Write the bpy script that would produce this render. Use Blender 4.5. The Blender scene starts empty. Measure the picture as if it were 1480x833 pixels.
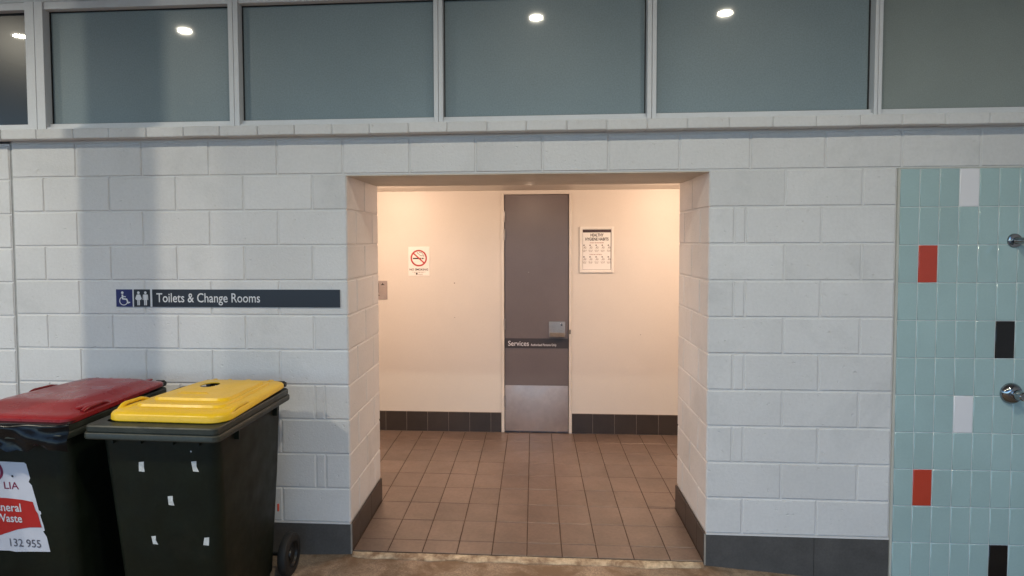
import bpy, bmesh, math, random
from mathutils import Vector, Matrix
random.seed(7)
R = math.radians
sc = bpy.context.scene
col = sc.collection

# ------------------------------------------------------------------ materials
def new_mat(name):
    m = bpy.data.materials.new(name); m.use_nodes = True
    nt = m.node_tree
    return m, nt, nt.nodes, nt.links, nt.nodes['Principled BSDF']

def mat(name, base, rough=.5, var=.08, vscale=4.0, fine=0.0, fscale=90.0, bump=0.0, bscale=120.0,
        metal=0.0, coat=0.0, coat_r=.05, island=0.0, rvar=0.0, stain=None, stain_scale=1.5, stain_lo=.5, stain_hi=.7,
        spec=.5, bdist=.002, pits=0.0):
    m, nt, N, L, b = new_mat(name)
    tc = N.new('ShaderNodeTexCoord'); geo = N.new('ShaderNodeNewGeometry')
    pos = geo.outputs['Position']
    n1 = N.new('ShaderNodeTexNoise'); n1.inputs['Scale'].default_value = vscale; n1.inputs['Detail'].default_value = 6
    n1.inputs['Roughness'].default_value = .6
    L.new(pos, n1.inputs['Vector'])
    mr = N.new('ShaderNodeMapRange'); mr.inputs['From Min'].default_value = .3; mr.inputs['From Max'].default_value = .7
    mr.inputs['To Min'].default_value = 1 - var; mr.inputs['To Max'].default_value = 1 + var
    L.new(n1.outputs['Fac'], mr.inputs['Value'])
    fac = mr.outputs['Result']
    def mul(a, bb):
        k = N.new('ShaderNodeMath'); k.operation = 'MULTIPLY'; L.new(a, k.inputs[0]); L.new(bb, k.inputs[1]); return k.outputs[0]
    if fine:
        n2 = N.new('ShaderNodeTexNoise'); n2.inputs['Scale'].default_value = fscale; n2.inputs['Detail'].default_value = 3
        L.new(pos, n2.inputs['Vector'])
        m2 = N.new('ShaderNodeMapRange'); m2.inputs['From Min'].default_value = .3; m2.inputs['From Max'].default_value = .7
        m2.inputs['To Min'].default_value = 1 - fine; m2.inputs['To Max'].default_value = 1 + fine
        L.new(n2.outputs['Fac'], m2.inputs['Value']); fac = mul(fac, m2.outputs['Result'])
    if island:
        m3 = N.new('ShaderNodeMapRange'); m3.inputs['To Min'].default_value = 1 - island; m3.inputs['To Max'].default_value = 1 + island
        L.new(geo.outputs['Random Per Island'], m3.inputs['Value']); fac = mul(fac, m3.outputs['Result'])
    mx = N.new('ShaderNodeVectorMath'); mx.operation = 'SCALE'
    rgb = N.new('ShaderNodeRGB'); rgb.outputs[0].default_value = (*base, 1)
    L.new(rgb.outputs[0], mx.inputs[0]); L.new(fac, mx.inputs['Scale'])
    out = mx.outputs['Vector']
    if stain:
        n4 = N.new('ShaderNodeTexNoise'); n4.inputs['Scale'].default_value = stain_scale; n4.inputs['Detail'].default_value = 8
        n4.inputs['Roughness'].default_value = .65; n4.inputs['Distortion'].default_value = .4
        L.new(pos, n4.inputs['Vector'])
        m4 = N.new('ShaderNodeMapRange'); m4.inputs['From Min'].default_value = stain_lo; m4.inputs['From Max'].default_value = stain_hi
        L.new(n4.outputs['Fac'], m4.inputs['Value'])
        mm = N.new('ShaderNodeMix'); mm.data_type = 'RGBA'
        L.new(m4.outputs['Result'], mm.inputs['Factor']); L.new(out, mm.inputs['A']); mm.inputs['B'].default_value = (*stain, 1)
        out = mm.outputs['Result']
    L.new(out, b.inputs['Base Color'])
    b.inputs['Roughness'].default_value = rough
    if rvar:
        m5 = N.new('ShaderNodeMapRange'); m5.inputs['From Min'].default_value = .3; m5.inputs['From Max'].default_value = .7
        m5.inputs['To Min'].default_value = max(.02, rough - rvar); m5.inputs['To Max'].default_value = min(1, rough + rvar)
        n5 = N.new('ShaderNodeTexNoise'); n5.inputs['Scale'].default_value = 9; n5.inputs['Detail'].default_value = 6
        L.new(pos, n5.inputs['Vector']); L.new(n5.outputs['Fac'], m5.inputs['Value']); L.new(m5.outputs['Result'], b.inputs['Roughness'])
    b.inputs['Metallic'].default_value = metal
    b.inputs['Coat Weight'].default_value = coat; b.inputs['Coat Roughness'].default_value = coat_r
    b.inputs['Specular IOR Level'].default_value = spec
    if bump:
        nb = N.new('ShaderNodeTexNoise'); nb.inputs['Scale'].default_value = bscale; nb.inputs['Detail'].default_value = 5
        L.new(pos, nb.inputs['Vector'])
        h = nb.outputs['Fac']
        if pits:
            nv = N.new('ShaderNodeTexNoise'); nv.inputs['Scale'].default_value = 38; nv.inputs['Detail'].default_value = 2
            L.new(pos, nv.inputs['Vector'])
            mp = N.new('ShaderNodeMapRange'); mp.inputs['From Min'].default_value = .27; mp.inputs['From Max'].default_value = .33
            mp.inputs['To Min'].default_value = -pits; mp.inputs['To Max'].default_value = 0
            L.new(nv.outputs['Fac'], mp.inputs['Value'])
            ad = N.new('ShaderNodeMath'); ad.operation = 'ADD'; L.new(h, ad.inputs[0]); L.new(mp.outputs['Result'], ad.inputs[1]); h = ad.outputs[0]
        bp = N.new('ShaderNodeBump'); bp.inputs['Strength'].default_value = bump; bp.inputs['Distance'].default_value = bdist
        L.new(h, bp.inputs['Height']); L.new(bp.outputs['Normal'], b.inputs['Normal'])
    return m

def emis(name, colr, s):
    m, nt, N, L, b = new_mat(name)
    b.inputs['Base Color'].default_value = (.8, .8, .8, 1)
    b.inputs['Emission Color'].default_value = (*colr, 1); b.inputs['Emission Strength'].default_value = s
    return m

M = {}
M['block'] = mat('painted_block', (.655, .642, .640), .60, var=.05, vscale=2.2, fine=.03, fscale=60, bump=.55, bscale=95, island=.042,
                 stain=(.43, .43, .425), stain_scale=1.7, stain_lo=.56, stain_hi=.95, bdist=.003, pits=1.5)
M['mortar'] = mat('painted_mortar', (.66, .647, .645), .7, var=.05, vscale=6, bump=.5, bscale=80)
M['sealant'] = mat('grey_sealant', (.36, .36, .36), .7, var=.15, vscale=12)
M['upper'] = mat('painted_upper_wall', (.62, .62, .62), .6, var=.04, bump=.3)
M['kick'] = mat('dark_grey_tile', (.075, .071, .070), .5, var=.18, vscale=7, fine=.1, bump=.25, bscale=60, stain=(.10, .09, .08), stain_lo=.6, stain_hi=.85, stain_scale=5)
M['skirt'] = mat('brown_skirting_tile', (.040, .031, .027), .38, var=.15, vscale=6, fine=.06, bump=.15, bscale=70, island=.10)
M['grout_light'] = mat('pale_grout', (.30, .26, .22), .85, var=.2, vscale=14)
M['grout_dark'] = mat('dark_grout', (.055, .034, .024), .9, var=.35, vscale=8)
M['floor'] = mat('brown_floor_tile', (.158, .115, .094), .34, var=.20, vscale=2.6, fine=.12, fscale=45, bump=.12, bscale=150, island=.09,
                 stain=(.10, .076, .062), stain_scale=1.2, stain_lo=.52, stain_hi=.85, rvar=.05)
M['plaster'] = mat('cream_wall_paint', (.70, .66, .60), .45, var=.025, vscale=1.6, fine=.012, bump=.12, bscale=60,
                   stain=(.56, .50, .43), stain_scale=2.0, stain_lo=.70, stain_hi=1.0)
M['soffit'] = mat('soffit_paint', (.60, .55, .48), .7, var=.08, bump=.3, bscale=60)
M['frame_paint'] = mat('gloss_cream_paint', (.70, .655, .59), .25, var=.05, vscale=7, stain=(.4, .33, .27), stain_scale=14, stain_lo=.68, stain_hi=.9)
M['poster_frame'] = mat('white_frame_paint', (.82, .79, .73), .3, var=.03)
M['door'] = mat('taupe_door_paint', (.140, .119, .121), .34, var=.07, vscale=2.5, fine=.03, bump=.08, bscale=50)
M['door_sign'] = mat('dark_door_sign', (.045, .037, .040), .35, var=.06)
M['steel'] = mat('brushed_steel', (.36, .345, .335), .45, var=.10, vscale=5, fine=.08, fscale=160, metal=.85, rvar=.12, bump=.1, bscale=200)
M['steel_plate'] = mat('scuffed_steel_plate', (.42, .37, .36), .40, var=.12, vscale=4, fine=.05, fscale=25, metal=.55, rvar=.1, stain=(.55, .52, .5), stain_scale=7, stain_lo=.62, stain_hi=.9)
M['chrome'] = mat('chrome', (.33, .335, .35), .10, var=.02, metal=1.0)
M['alu'] = mat('painted_aluminium', (.68, .675, .69), .42, var=.04, vscale=6, metal=.0, fine=.02)
M['gasket'] = mat('black_gasket', (.012, .012, .013), .6)
M['film'] = mat('frosted_glass_film', (.235, .290, .310), .38, var=.07, vscale=1.1, fine=.10, fscale=130, coat=1.0, coat_r=.035, spec=.25,
                stain=(.34, .38, .38), stain_scale=5.0, stain_lo=.66, stain_hi=.95)
M['film_grey'] = mat('grey_glass_film', (.275, .305, .29), .38, var=.09, vscale=1.3, fine=.13, fscale=260, coat=1.0, coat_r=.03, spec=.25)
M['dark_glass'] = mat('dark_window_glass', (.014, .015, .019), .25, var=.3, vscale=2, coat=1.0, coat_r=.02)
M['tile'] = mat('aqua_wall_tile', (.355, .49, .495), .12, var=.06, vscale=2.4, fine=.02, coat=.9, coat_r=.03, island=.035, bump=.12, bscale=11, bdist=.006)
M['tile_white'] = mat('white_wall_tile', (.78, .76, .79), .16, var=.02, coat=.6)
M['tile_red'] = mat('red_wall_tile', (.50, .052, .028), .18, var=.06, coat=.5)
M['tile_black'] = mat('black_wall_tile', (.006, .006, .007), .18, var=.1, coat=.3)
M['tile_grout'] = mat('white_tile_grout', (.62, .65, .65), .8, var=.12, vscale=12)
M['trim'] = mat('beige_trim', (.50, .49, .44), .5, var=.08)
M['concrete'] = mat('dirty_concrete', (.27, .205, .15), .8, var=.30, vscale=11, fine=.30, fscale=140, bump=.45, bscale=120,
                    stain=(.16, .105, .065), stain_scale=5.5, stain_lo=.44, stain_hi=.60, bdist=.004)
M['concrete_pale'] = mat('worn_concrete_edge', (.47, .375, .26), .85, var=.25, vscale=9, fine=.2, fscale=60, bump=.7, bscale=50,
                         stain=(.22, .145, .09), stain_scale=10, stain_lo=.45, stain_hi=.62, bdist=.004)
M['asphalt'] = mat('grey_asphalt', (.16, .165, .175), .9, var=.15, bump=.3)
M['canopy'] = mat('canopy_paint', (.42, .43, .45), .7, var=.05)
M['column'] = mat('column_paint', (.40, .40, .42), .6, var=.05)
M['bin'] = mat('dark_green_plastic', (.0055, .0085, .0045), .5, var=.25, vscale=5, fine=.15, fscale=60, bump=.12, bscale=180, rvar=.1,
               stain=(.018, .018, .012), stain_scale=6, stain_lo=.58, stain_hi=.85, spec=.25)
M['bin_rim'] = mat('dusty_green_plastic', (.024, .027, .020), .5, var=.25, vscale=7, fine=.15, bump=.1, rvar=.1, stain=(.06, .057, .045), stain_scale=9, stain_lo=.55, stain_hi=.85)
M['liner'] = mat('glossy_black_liner', (.005, .005, .006), .22, spec=.22, bump=.3, bscale=14, bdist=.012)
M['rubber'] = mat('black_rubber', (.009, .009, .009), .7, var=.3, vscale=20)
M['rim_plastic'] = mat('black_wheel_plastic', (.006, .006, .006), .4, var=.2)
M['yellow'] = mat('yellow_lid_plastic', (.78, .475, .012), .36, var=.06, vscale=5, fine=.04, fscale=70, bump=.06, bscale=150, rvar=.08,
                  stain=(.42, .24, .02), stain_scale=11, stain_lo=.64, stain_hi=.84)
M['red'] = mat('red_lid_plastic', (.255, .013, .017), .30, var=.08, vscale=5, fine=.04, bump=.08, bscale=120, rvar=.1, stain=(.20, .07, .06), stain_scale=4, stain_lo=.6, stain_hi=.9)
M['tape'] = mat('white_tape', (.62, .62, .60), .5, var=.15, vscale=60)
M['label_white'] = mat('scuffed_white_label', (.62, .62, .68), .4, var=.05, vscale=8, stain=(.30, .29, .31), stain_scale=26, stain_lo=.63, stain_hi=.82)
M['label_red'] = mat('red_label_band', (.46, .018, .016), .4, var=.06, vscale=10, stain=(.20, .02, .02), stain_scale=22, stain_lo=.66, stain_hi=.85)
M['maroon'] = mat('maroon_print', (.20, .012, .06), .5)
M['ink_grey'] = mat('grey_print', (.10, .10, .13), .5)
M['sign_dark'] = mat('charcoal_sign', (.018, .020, .030), .32, var=.08)
M['sign_blue'] = mat('blue_sign', (.014, .016, .115), .32, var=.06)
M['sign_white'] = mat('white_print', (.66, .66, .69), .45, var=.03)
M['paper'] = mat('white_plate', (.86, .84, .80), .35, var=.02)
M['no_red'] = mat('prohibition_red', (.42, .035, .035), .4)
M['ink'] = mat('black_print', (.02, .016, .016), .5)
M['ink_soft'] = mat('faded_print', (.30, .25, .22), .6)
M['ink_rose'] = mat('rose_print', (.38, .20, .17), .6)
M['poster_bar'] = mat('plum_print', (.05, .026, .030), .5)
M['reflector'] = mat('red_plastic_clip', (.55, .06, .02), .3)
M['diffuser'] = emis('lit_diffuser', (1, .97, .90), 14)
M['diffuser_warm'] = emis('lit_warm_diffuser', (1, .80, .58), 10)
M['foliage_far'] = mat('far_hedge', (.05, .07, .04), .8, var=.3)

# ------------------------------------------------------------------ mesh helpers
class MB:
    def __init__(s): s.v = []; s.f = []; s.mi = []; s.sm = []
    def add(s, vs, fs, mi=0, smooth=False):
        o = len(s.v); s.v += [tuple(x) for x in vs]
        for f in fs: s.f.append(tuple(i + o for i in f)); s.mi.append(mi); s.sm.append(smooth)
    def box(s, x0, x1, y0, y1, z0, z1, mi=0, bev=0.0):
        if bev <= 0:
            vs = [(x0,y0,z0),(x1,y0,z0),(x1,y1,z0),(x0,y1,z0),(x0,y0,z1),(x1,y0,z1),(x1,y1,z1),(x0,y1,z1)]
            s.add(vs, [(0,3,2,1),(4,5,6,7),(0,1,5,4),(1,2,6,5),(2,3,7,6),(3,0,4,7)], mi); return
        bm = bmesh.new(); bmesh.ops.create_cube(bm, size=1)
        for v in bm.verts: v.co = Vector(((x0+x1)/2 + v.co.x*(x1-x0), (y0+y1)/2 + v.co.y*(y1-y0), (z0+z1)/2 + v.co.z*(z1-z0)))
        bmesh.ops.bevel(bm, geom=bm.edges[:], offset=bev, segments=2, affect='EDGES', profile=.6)
        s.from_bm(bm, mi); bm.free()
    def from_bm(s, bm, mi=0, smooth=False, mtx=None):
        bm.verts.index_update()
        s.add([(mtx @ v.co) if mtx else v.co for v in bm.verts], [[v.index for v in f.verts] for f in bm.faces], mi, smooth)
    def quad(s, a, b, c, d, mi=0): s.add([a,b,c,d], [(0,1,2,3)], mi)
    def slab(s, pts, y0, y1, mi=0):
        """polygon in (x,z) extruded from y0 (front) to y1"""
        n = len(pts)
        vs = [(x, y0, z) for x, z in pts] + [(x, y1, z) for x, z in pts]
        fs = [tuple(range(n)), tuple(range(2*n-1, n-1, -1))] + [(i, i+n, (i+1) % n + n, (i+1) % n) for i in range(n)]
        s.add(vs, fs, mi)
    def tube(s, pts, r, n=10, mi=0, cap=True, smooth=True):
        pts = [Vector(p) for p in pts]; rings = []
        rs = r if isinstance(r, (list, tuple)) else [r]*len(pts)
        for i, p in enumerate(pts):
            t = (pts[min(i+1, len(pts)-1)] - pts[max(i-1, 0)]).normalized()
            u = t.orthogonal().normalized() if i == 0 else (u - t*u.dot(t)).normalized()
            w = t.cross(u)
            rings.append([p + (u*math.cos(2*math.pi*k/n) + w*math.sin(2*math.pi*k/n))*rs[i] for k in range(n)])
        vs = [v for r_ in rings for v in r_]
        fs = [(i*n+k, i*n+(k+1) % n, (i+1)*n+(k+1) % n, (i+1)*n+k) for i in range(len(pts)-1) for k in range(n)]
        s.add(vs, fs, mi, smooth)
        if cap: s.add(rings[0], [tuple(range(n-1, -1, -1))], mi); s.add(rings[-1], [tuple(range(n))], mi)
    def lathe(s, prof, axis='x', n=32, mi=0, smooth=True, c=(0,0,0)):
        vs = []
        for r, h in prof:
            for k in range(n):
                a = 2*math.pi*k/n; p, q = r*math.cos(a), r*math.sin(a)
                vs.append((c[0]+h, c[1]+p, c[2]+q) if axis == 'x' else (c[0]+p, c[1]+h, c[2]+q) if axis == 'y' else (c[0]+p, c[1]+q, c[2]+h))
        fs = [(i*n+k, (i+1)*n+k, (i+1)*n+(k+1) % n, i*n+(k+1) % n) for i in range(len(prof)-1) for k in range(n)]
        s.add(vs, fs, mi, smooth)
    def build(s, name, mats, parent=None, local=False, recalc=True, sharp=35):
        me = bpy.data.meshes.new(name)
        off = Vector((0,0,0)) if (local or parent is None) else wloc(parent)
        me.from_pydata([Vector(v) - off for v in s.v], [], s.f)
        ms = mats if isinstance(mats, (list, tuple)) else [mats]
        for m in ms: me.materials.append(M[m])
        for p, i, sm in zip(me.polygons, s.mi, s.sm): p.material_index = i; p.use_smooth = sm
        if recalc:
            bm = bmesh.new(); bm.from_mesh(me); bmesh.ops.recalc_face_normals(bm, faces=bm.faces[:]); bm.to_mesh(me); bm.free()
        if any(s.sm): me.set_sharp_from_angle(angle=R(sharp))
        o = bpy.data.objects.new(name, me); col.objects.link(o)
        if parent: o.parent = parent
        return o

def wloc(o):
    v = Vector(o.location)
    while o.parent: o = o.parent; v += Vector(o.location)
    return v

def thing(name, label, cat, loc=(0,0,0), group=None):
    o = bpy.data.objects.new(name, None); o.empty_display_size = .1; col.objects.link(o)
    o.location = loc; tag(o, label, cat, group); return o
def tag(o, label, cat, group=None):
    o['label'] = label; o['category'] = cat
    if group: o['group'] = group
    return o

def text_into(mb, s, x, z, h, y, mi=0, xs=1.0, align='LEFT', weight=0.0, depth=.0008, rot=0.0, shear=0.0):
    """lettering of cap height h standing in the x-z plane, baseline at z"""
    c = bpy.data.curves.new('t', 'FONT'); c.body = s; c.size = h/.70; c.align_x = align; c.offset = weight*h
    c.resolution_u = 3
    o = bpy.data.objects.new('t', c); col.objects.link(o)
    bpy.context.view_layer.update()
    me = o.evaluated_get(bpy.context.evaluated_depsgraph_get()).to_mesh()
    ca, sa = math.cos(rot), math.sin(rot)
    vs = []
    for v in me.vertices:
        px, pz = v.co.x*xs + shear*v.co.y, v.co.y
        vs.append((x + px*ca - pz*sa, y, z + px*sa + pz*ca))
    mb.add(vs, [list(p.vertices) for p in me.polygons], mi)
    w = (max(v[0] for v in vs) - min(v[0] for v in vs)) if vs else 0
    o.evaluated_get(bpy.context.evaluated_depsgraph_get()).to_mesh_clear()
    bpy.data.objects.remove(o); bpy.data.curves.remove(c)
    return w

def disc(mb, x, z, r, y, mi=0, n=20, sx=1.0):
    mb.add([(x + sx*r*math.cos(2*math.pi*k/n), y, z + r*math.sin(2*math.pi*k/n)) for k in range(n)], [tuple(range(n))], mi)
def ring(mb, x, z, r0, r1, y, mi=0, n=40, a0=0, a1=2*math.pi):
    vs = []
    for k in range(n+1):
        a = a0 + (a1-a0)*k/n
        vs += [(x + r0*math.cos(a), y, z + r0*math.sin(a)), (x + r1*math.cos(a), y, z + r1*math.sin(a))]
    mb.add(vs, [(2*k, 2*k+1, 2*k+3, 2*k+2) for k in range(n)], mi)
def stroke(mb, pts, w, y, mi=0):
    for (x0, z0), (x1, z1) in zip(pts, pts[1:]):
        d = Vector((x1-x0, z1-z0)).normalized(); n = Vector((-d.y, d.x))*w/2
        mb.quad((x0-n.x, y, z0-n.y), (x1-n.x, y, z1-n.y), (x1+n.x, y, z1+n.y), (x0+n.x, y, z0+n.y), mi)
def rect(mb, x0, x1, z0, z1, y, mi=0): mb.quad((x0,y,z0),(x1,y,z0),(x1,y,z1),(x0,y,z1), mi)

# ------------------------------------------------------------------ block masonry
BK = .16                      # top of the dark kick band
WD = .76                      # thickness of the wall at the opening
def lay(mb, fn, u0, u1, v0, v1, joint=.0038, bev=.0055, depth=.0048, mi=0, jit=.0012):
    """one painted block face: fn(u, v, d) -> world; d is depth into the wall"""
    a = [random.uniform(-jit, jit)*.6 for _ in range(4)]
    j = [random.uniform(-.0012, .0012) for _ in range(8)]
    o = [(u0+joint, v0+joint), (u1-joint, v0+joint), (u1-joint, v1-joint), (u0+joint, v1-joint)]
    g = joint + bev
    i = [(u0+g+j[0], v0+g+j[1]), (u1-g+j[2], v0+g+j[3]), (u1-g+j[4], v1-g+j[5]), (u0+g+j[6], v1-g+j[7])]
    h = joint + bev*.45
    m_ = [(u0+h, v0+h), (u1-h, v0+h), (u1-h, v1-h), (u0+h, v1-h)]
    vs = [fn(*p, depth) for p in o] + [fn(*p, depth*.33) for p in m_] + [fn(p[0], p[1], a[k]) for k, p in enumerate(i)]
    fs = []
    for r_ in (0, 4):
        for k in range(4): fs.append((r_+k, r_+(k+1) % 4, r_+4+(k+1) % 4, r_+4+k))
    fs.append((8, 9, 10, 11))
    mb.add(vs, fs, mi, False)

wall = thing('block_wall', 'white painted concrete block wall with a wide square doorway', 'wall', (1, 0, 0))
wb = MB()
front = lambda u, v, d: (u, d, v)
def course(k): return BK + .2*k, BK + .2*(k+1)
def run(js, z0, z1, fn=front, dz=0):
    for a, b in zip(js, js[1:]): lay(wb, fn, a, b, z0+dz, z1+dz)
XL, XR, PX = -5.2, 4.8, 2.972
CJ = -2.0
for k in range(10):
    z0, z1 = course(k)
    odd = k % 2 == 1
    # left of the opening
    base = [-.2 - .4*i for i in range(5)] if odd else [-.4*i for i in range(1, 5)]
    js = sorted([CJ+.007] + [x for x in base if x > CJ+.05] + [0.0])
    if k in (1, 3): js = sorted(js + [-.142])
    run(js, z0, z1)
    js = sorted([CJ-.007] + [CJ - (.2 if odd else .4) - .4*i for i in range(9) if CJ - (.2 if odd else .4) - .4*i > XL] + [XL])
    run(js, z0, z1, dz=-.012)
    # right of the opening
    js = [2.0, 2.4, 2.8, PX] if odd else [2.0, 2.135, 2.195, 2.59, PX]
    if k == 0: js = [2.0, 2.195, 2.59, PX]
    run(js, z0, z1)
    # the two reveals
    ys = [.0, .4, WD] if odd else [.0, .2, .6, WD]
    for a, b in zip(ys, ys[1:]):
        lay(wb, lambda u, v, d: (0.0-d, u, v), a, b, z0, z1)
        lay(wb, lambda u, v, d: (2.0+d, u, v), a, b, z0, z1)
# lintel course
js = [CJ+.007, -1.6, -1.2, -.8, -.4, -.02, .36, .73, 1.10, 1.46, 1.84, 2.215, 2.605, 2.995, 3.39, 3.79, 4.2, 4.6, XR]
run(js, 2.16, 2.36)
run([XL, -4.8, -4.4, -4.0, -3.6, -3.2, -2.8, -2.4, CJ-.007], 2.148, 2.348)
# cores behind the block faces
D = .0055
wb.box(XL, CJ-.007, D, .3, -.4, 2.36, 1); wb.box(CJ+.007, -D, D, WD, -.4, 2.155, 1)
wb.box(2.0+D, PX+.03, D, WD, -.4, 2.155, 1); wb.box(PX+.031, XR, .004, .3, -.6, 2.152, 1)
wb.box(CJ-.007, CJ+.007, .010, .3, -.4, 2.40, 2)
wb.box(CJ+.0072, XR, D, WD-.001, 2.1565, 2.372, 1)
wb.box(-D+.001, 2.0+D-.001, .0075, WD, 2.150, 2.1563, 4)      # smooth soffit under the lintel
wb.box(XL, XR, .02, .3, 3.175, 3.92, 3)                      # wall above the windows
# paint lip over the kick band
wb.box(XL, -.002, -.0035, .004, BK-.007, BK+.0015, 1); wb.box(2.002, PX, -.0035, .004, BK-.007, BK+.0015, 1)
wb.box(XL, XR, .116, .3, 2.375, 3.174, 3)  # unseen box added behind the panes to stop sky light leaking in
wb.build('masonry', ['block', 'mortar', 'sealant', 'upper', 'soffit'], wall)

# sill of bricks under the windows
sb = MB(); x = XL; random.seed(11)
while x < XR:
    w = random.uniform(.208, .222)
    dy, dz = random.uniform(-.002, .002), random.uniform(-.0014, .0014)
    sb.box(x+.002, min(x+w-.002, XR), -.082+dy, .02, 2.372+dz, 2.428+dz*.5, 0, .007)
    x += w
sb.box(XL, XR, -.074, .02, 2.375, 2.424, 1)
sb.build('window_sill', ['block', 'mortar'], wall)

# kick band along the front and tile skirting in the reveals
kb = MB()
for (a, b) in ((XL, 0.0), (2.0, PX)):
    x = b if a == XL else a
    segs = []
    if a == XL:
        while x > a: segs.append((max(a, x-.6), x)); x -= .6
    else:
        while x < b: segs.append((x, min(b, x+.58))); x += .58
    for u, w in segs: kb.box(u+.0012, w-.0012, -.0025, .0052, -.45, BK-.007, 0)
kb.build('kick_band', ['kick'], wall)
rb = MB()
for side in (0, 1):
    y = -.002
    for y1 in (.163, .451, WD):
        if side == 0: rb.box(.0008, .0105, y+.0015, y1-.0015, .004, BK-.003, 0, .0015)
        else: rb.box(2-.0105, 2-.0008, y+.0015, y1-.0015, .004, BK-.003, 0, .0015)
        y = y1
    if side == 0: rb.box(.0002, .007, .0005, WD-.001, .002, BK-.005, 1); rb.box(-.001, .0085, -.0045, -.001, -.02, BK-.002, 2)
    else: rb.box(2-.007, 2-.0002, .0005, WD-.001, .002, BK-.005, 1); rb.box(2-.0085, 2+.001, -.0045, -.001, -.02, BK-.002, 2)
rb.build('skirting', ['skirt', 'grout_light', 'grout_light'], wall)

# clerestory windows
ZB, ZT = 2.43, 3.17
wins = [(-3.05, -1.826, -2.98, -1.882, 'dark_glass'), (-1.8235, -.642, -1.772, -.670, 'film'), (-.640, .525, -.612, .500, 'film'),
        (.527, 1.689, .551, 1.665, 'film'), (1.691, 2.863, 1.714, 2.845, 'film'), (2.865, 4.03, 2.884, 4.0, 'film_grey')]
wl = ['dark clear window at the far left of the row', 'frosted window second from the left, crossed by the column shadow', 'frosted window above the toilet sign and doorway corner',
      'frosted window over the middle of the doorway', 'frosted window over the right side of the doorway', 'greyer grainy window over the aqua tiles']
for (x0, x1, g0, g1, gm), lb in zip(wins, wl):
    f = MB()
    f.box(x0, g0, -.002, .11, ZB, ZT, 0, .003); f.box(g1, x1, -.002, .11, ZB, ZT, 0, .003)
    f.box(g0, g1, .006, .11, ZB, 2.452, 0, .002); f.box(g0, g1, .030, .11, 2.453, 2.474, 0, .002)
    f.box(g0, g1, .010, .11, 3.128, ZT, 0, .002)
    fo = f.build('window', ['alu'], wall); fo['label'] = lb
    g = MB()
    g.box(g0+.006, g1-.006, .062, .068, 2.480, 3.121, 0)
    g.build('pane', [gm], fo)
    k = MB()
    k.box(g0+.0003, g0+.0058, .055, .07, 2.4745, 3.1275); k.box(g1-.0058, g1-.0003, .055, .07, 2.4745, 3.1275)
    k.box(g0+.006, g1-.006, .057, .07, 2.4745, 2.4795); k.box(g0+.006, g1-.006, .057, .07, 3.1215, 3.1275)
    k.build('gasket', ['gasket'], fo)

# ------------------------------------------------------------------ aqua tiled shower wall
tp = thing('tiled_wall', 'glossy aqua tiled shower wall with red, white and black tiles', 'tiled wall', (3.9, 0, 0))
tb = MB(); rows = 13; cols = 19; random.seed(5)
accent = {(3, 0): 1, (1, 2): 2, (5, 4): 3, (3, 6): 1, (1, 8): 2, (5, 10): 3, (9, 2): 1, (11, 5): 2, (9, 7): 3, (12, 9): 1, (14, 1): 2, (15, 6): 3}
TW, TH = .0995, .2007
for c in range(cols):
    for r_ in range(rows):
        u0 = 2.984 + c*TW; v1 = 2.152 - r_*TH; u1 = u0 + TW; v0 = v1 - TH
        g = .0013; e = .0036; mi = accent.get((c, r_), 0)
        tx, tz = random.uniform(-.0006, .0006), random.uniform(-.0006, .0006)
        def P_(u, v, d): return (u, -.011 + d + tx*((u-u0)/TW-.5) + tz*((v-v0)/TH-.5), v)
        o = [(u0+g, v0+g), (u1-g, v0+g), (u1-g, v1-g), (u0+g, v1-g)]
        i1 = [(u0+g+e*.35, v0+g+e*.35), (u1-g-e*.35, v0+g+e*.35), (u1-g-e*.35, v1-g-e*.35), (u0+g+e*.35, v1-g-e*.35)]
        i2 = [(u0+g+e, v0+g+e), (u1-g-e, v0+g+e), (u1-g-e, v1-g-e), (u0+g+e, v1-g-e)]
        i3 = [(u0+g+.016, v0+g+.016), (u1-g-.016, v0+g+.016), (u1-g-.016, v1-g-.016), (u0+g+.016, v1-g-.016)]
        vs = [P_(*p, .0040) for p in o] + [P_(*p, .0012) for p in i1] + [P_(*p, .0) for p in i2]
        fs = [(q+k, q+(k+1) % 4, q+4+(k+1) % 4, q+4+k) for q in (0, 4) for k in range(4)]
        tb.add(vs, fs, mi, True); tb.add(vs[8:], [(0, 1, 2, 3)], mi, False)
tb.build('tiles', ['tile', 'tile_white', 'tile_red', 'tile_black'], tp, sharp=80)
gb = MB(); gb.box(2.983, XR-.001, -.0078, .003, -.5, 2.153, 0); gb.build('grout', ['tile_grout'], tp)
eb = MB(); eb.box(2.9725, 2.9828, -.0125, .003, -.5, 2.158, 0, .002); eb.box(2.983, XR-.001, -.0105, .003, 2.1532, 2.1585, 0)
eb.build('edge_trim', ['trim'], tp)

# shower fittings on it
YT = -.011
sp = thing('shower', 'short chrome shower arm on a round flange, upper fitting on aqua tiles', 'shower arm', (3.562, YT, 1.772))
q = MB(); q.lathe([(.0, -.0122), (.020, -.012), (.034, -.009), (.0375, -.003), (.0375, .0)], 'y', 32, c=(3.562, YT, 1.772)); q.build('flange', ['chrome'], sp)
q = MB(); q.tube([(3.563, YT-.011, 1.772), (3.585, YT-.055, 1.773), (3.60, YT-.12, 1.776), (3.62, YT-.20, 1.774), (3.635, YT-.25, 1.752)], [.017, .0155, .0145, .0145, .0145], 16); q.build('pipe', ['chrome'], sp)
q = MB(); q.tube([(3.635, YT-.25, 1.752), (3.641, YT-.265, 1.735), (3.65, YT-.285, 1.705)], [.018, .03, .042], 20); q.build('shower_rose', ['chrome'], sp)
st = thing('shower_tap', 'round chrome shower tap with lever, lower fitting on aqua tiles', 'tap', (3.568, YT, .965))
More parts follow.
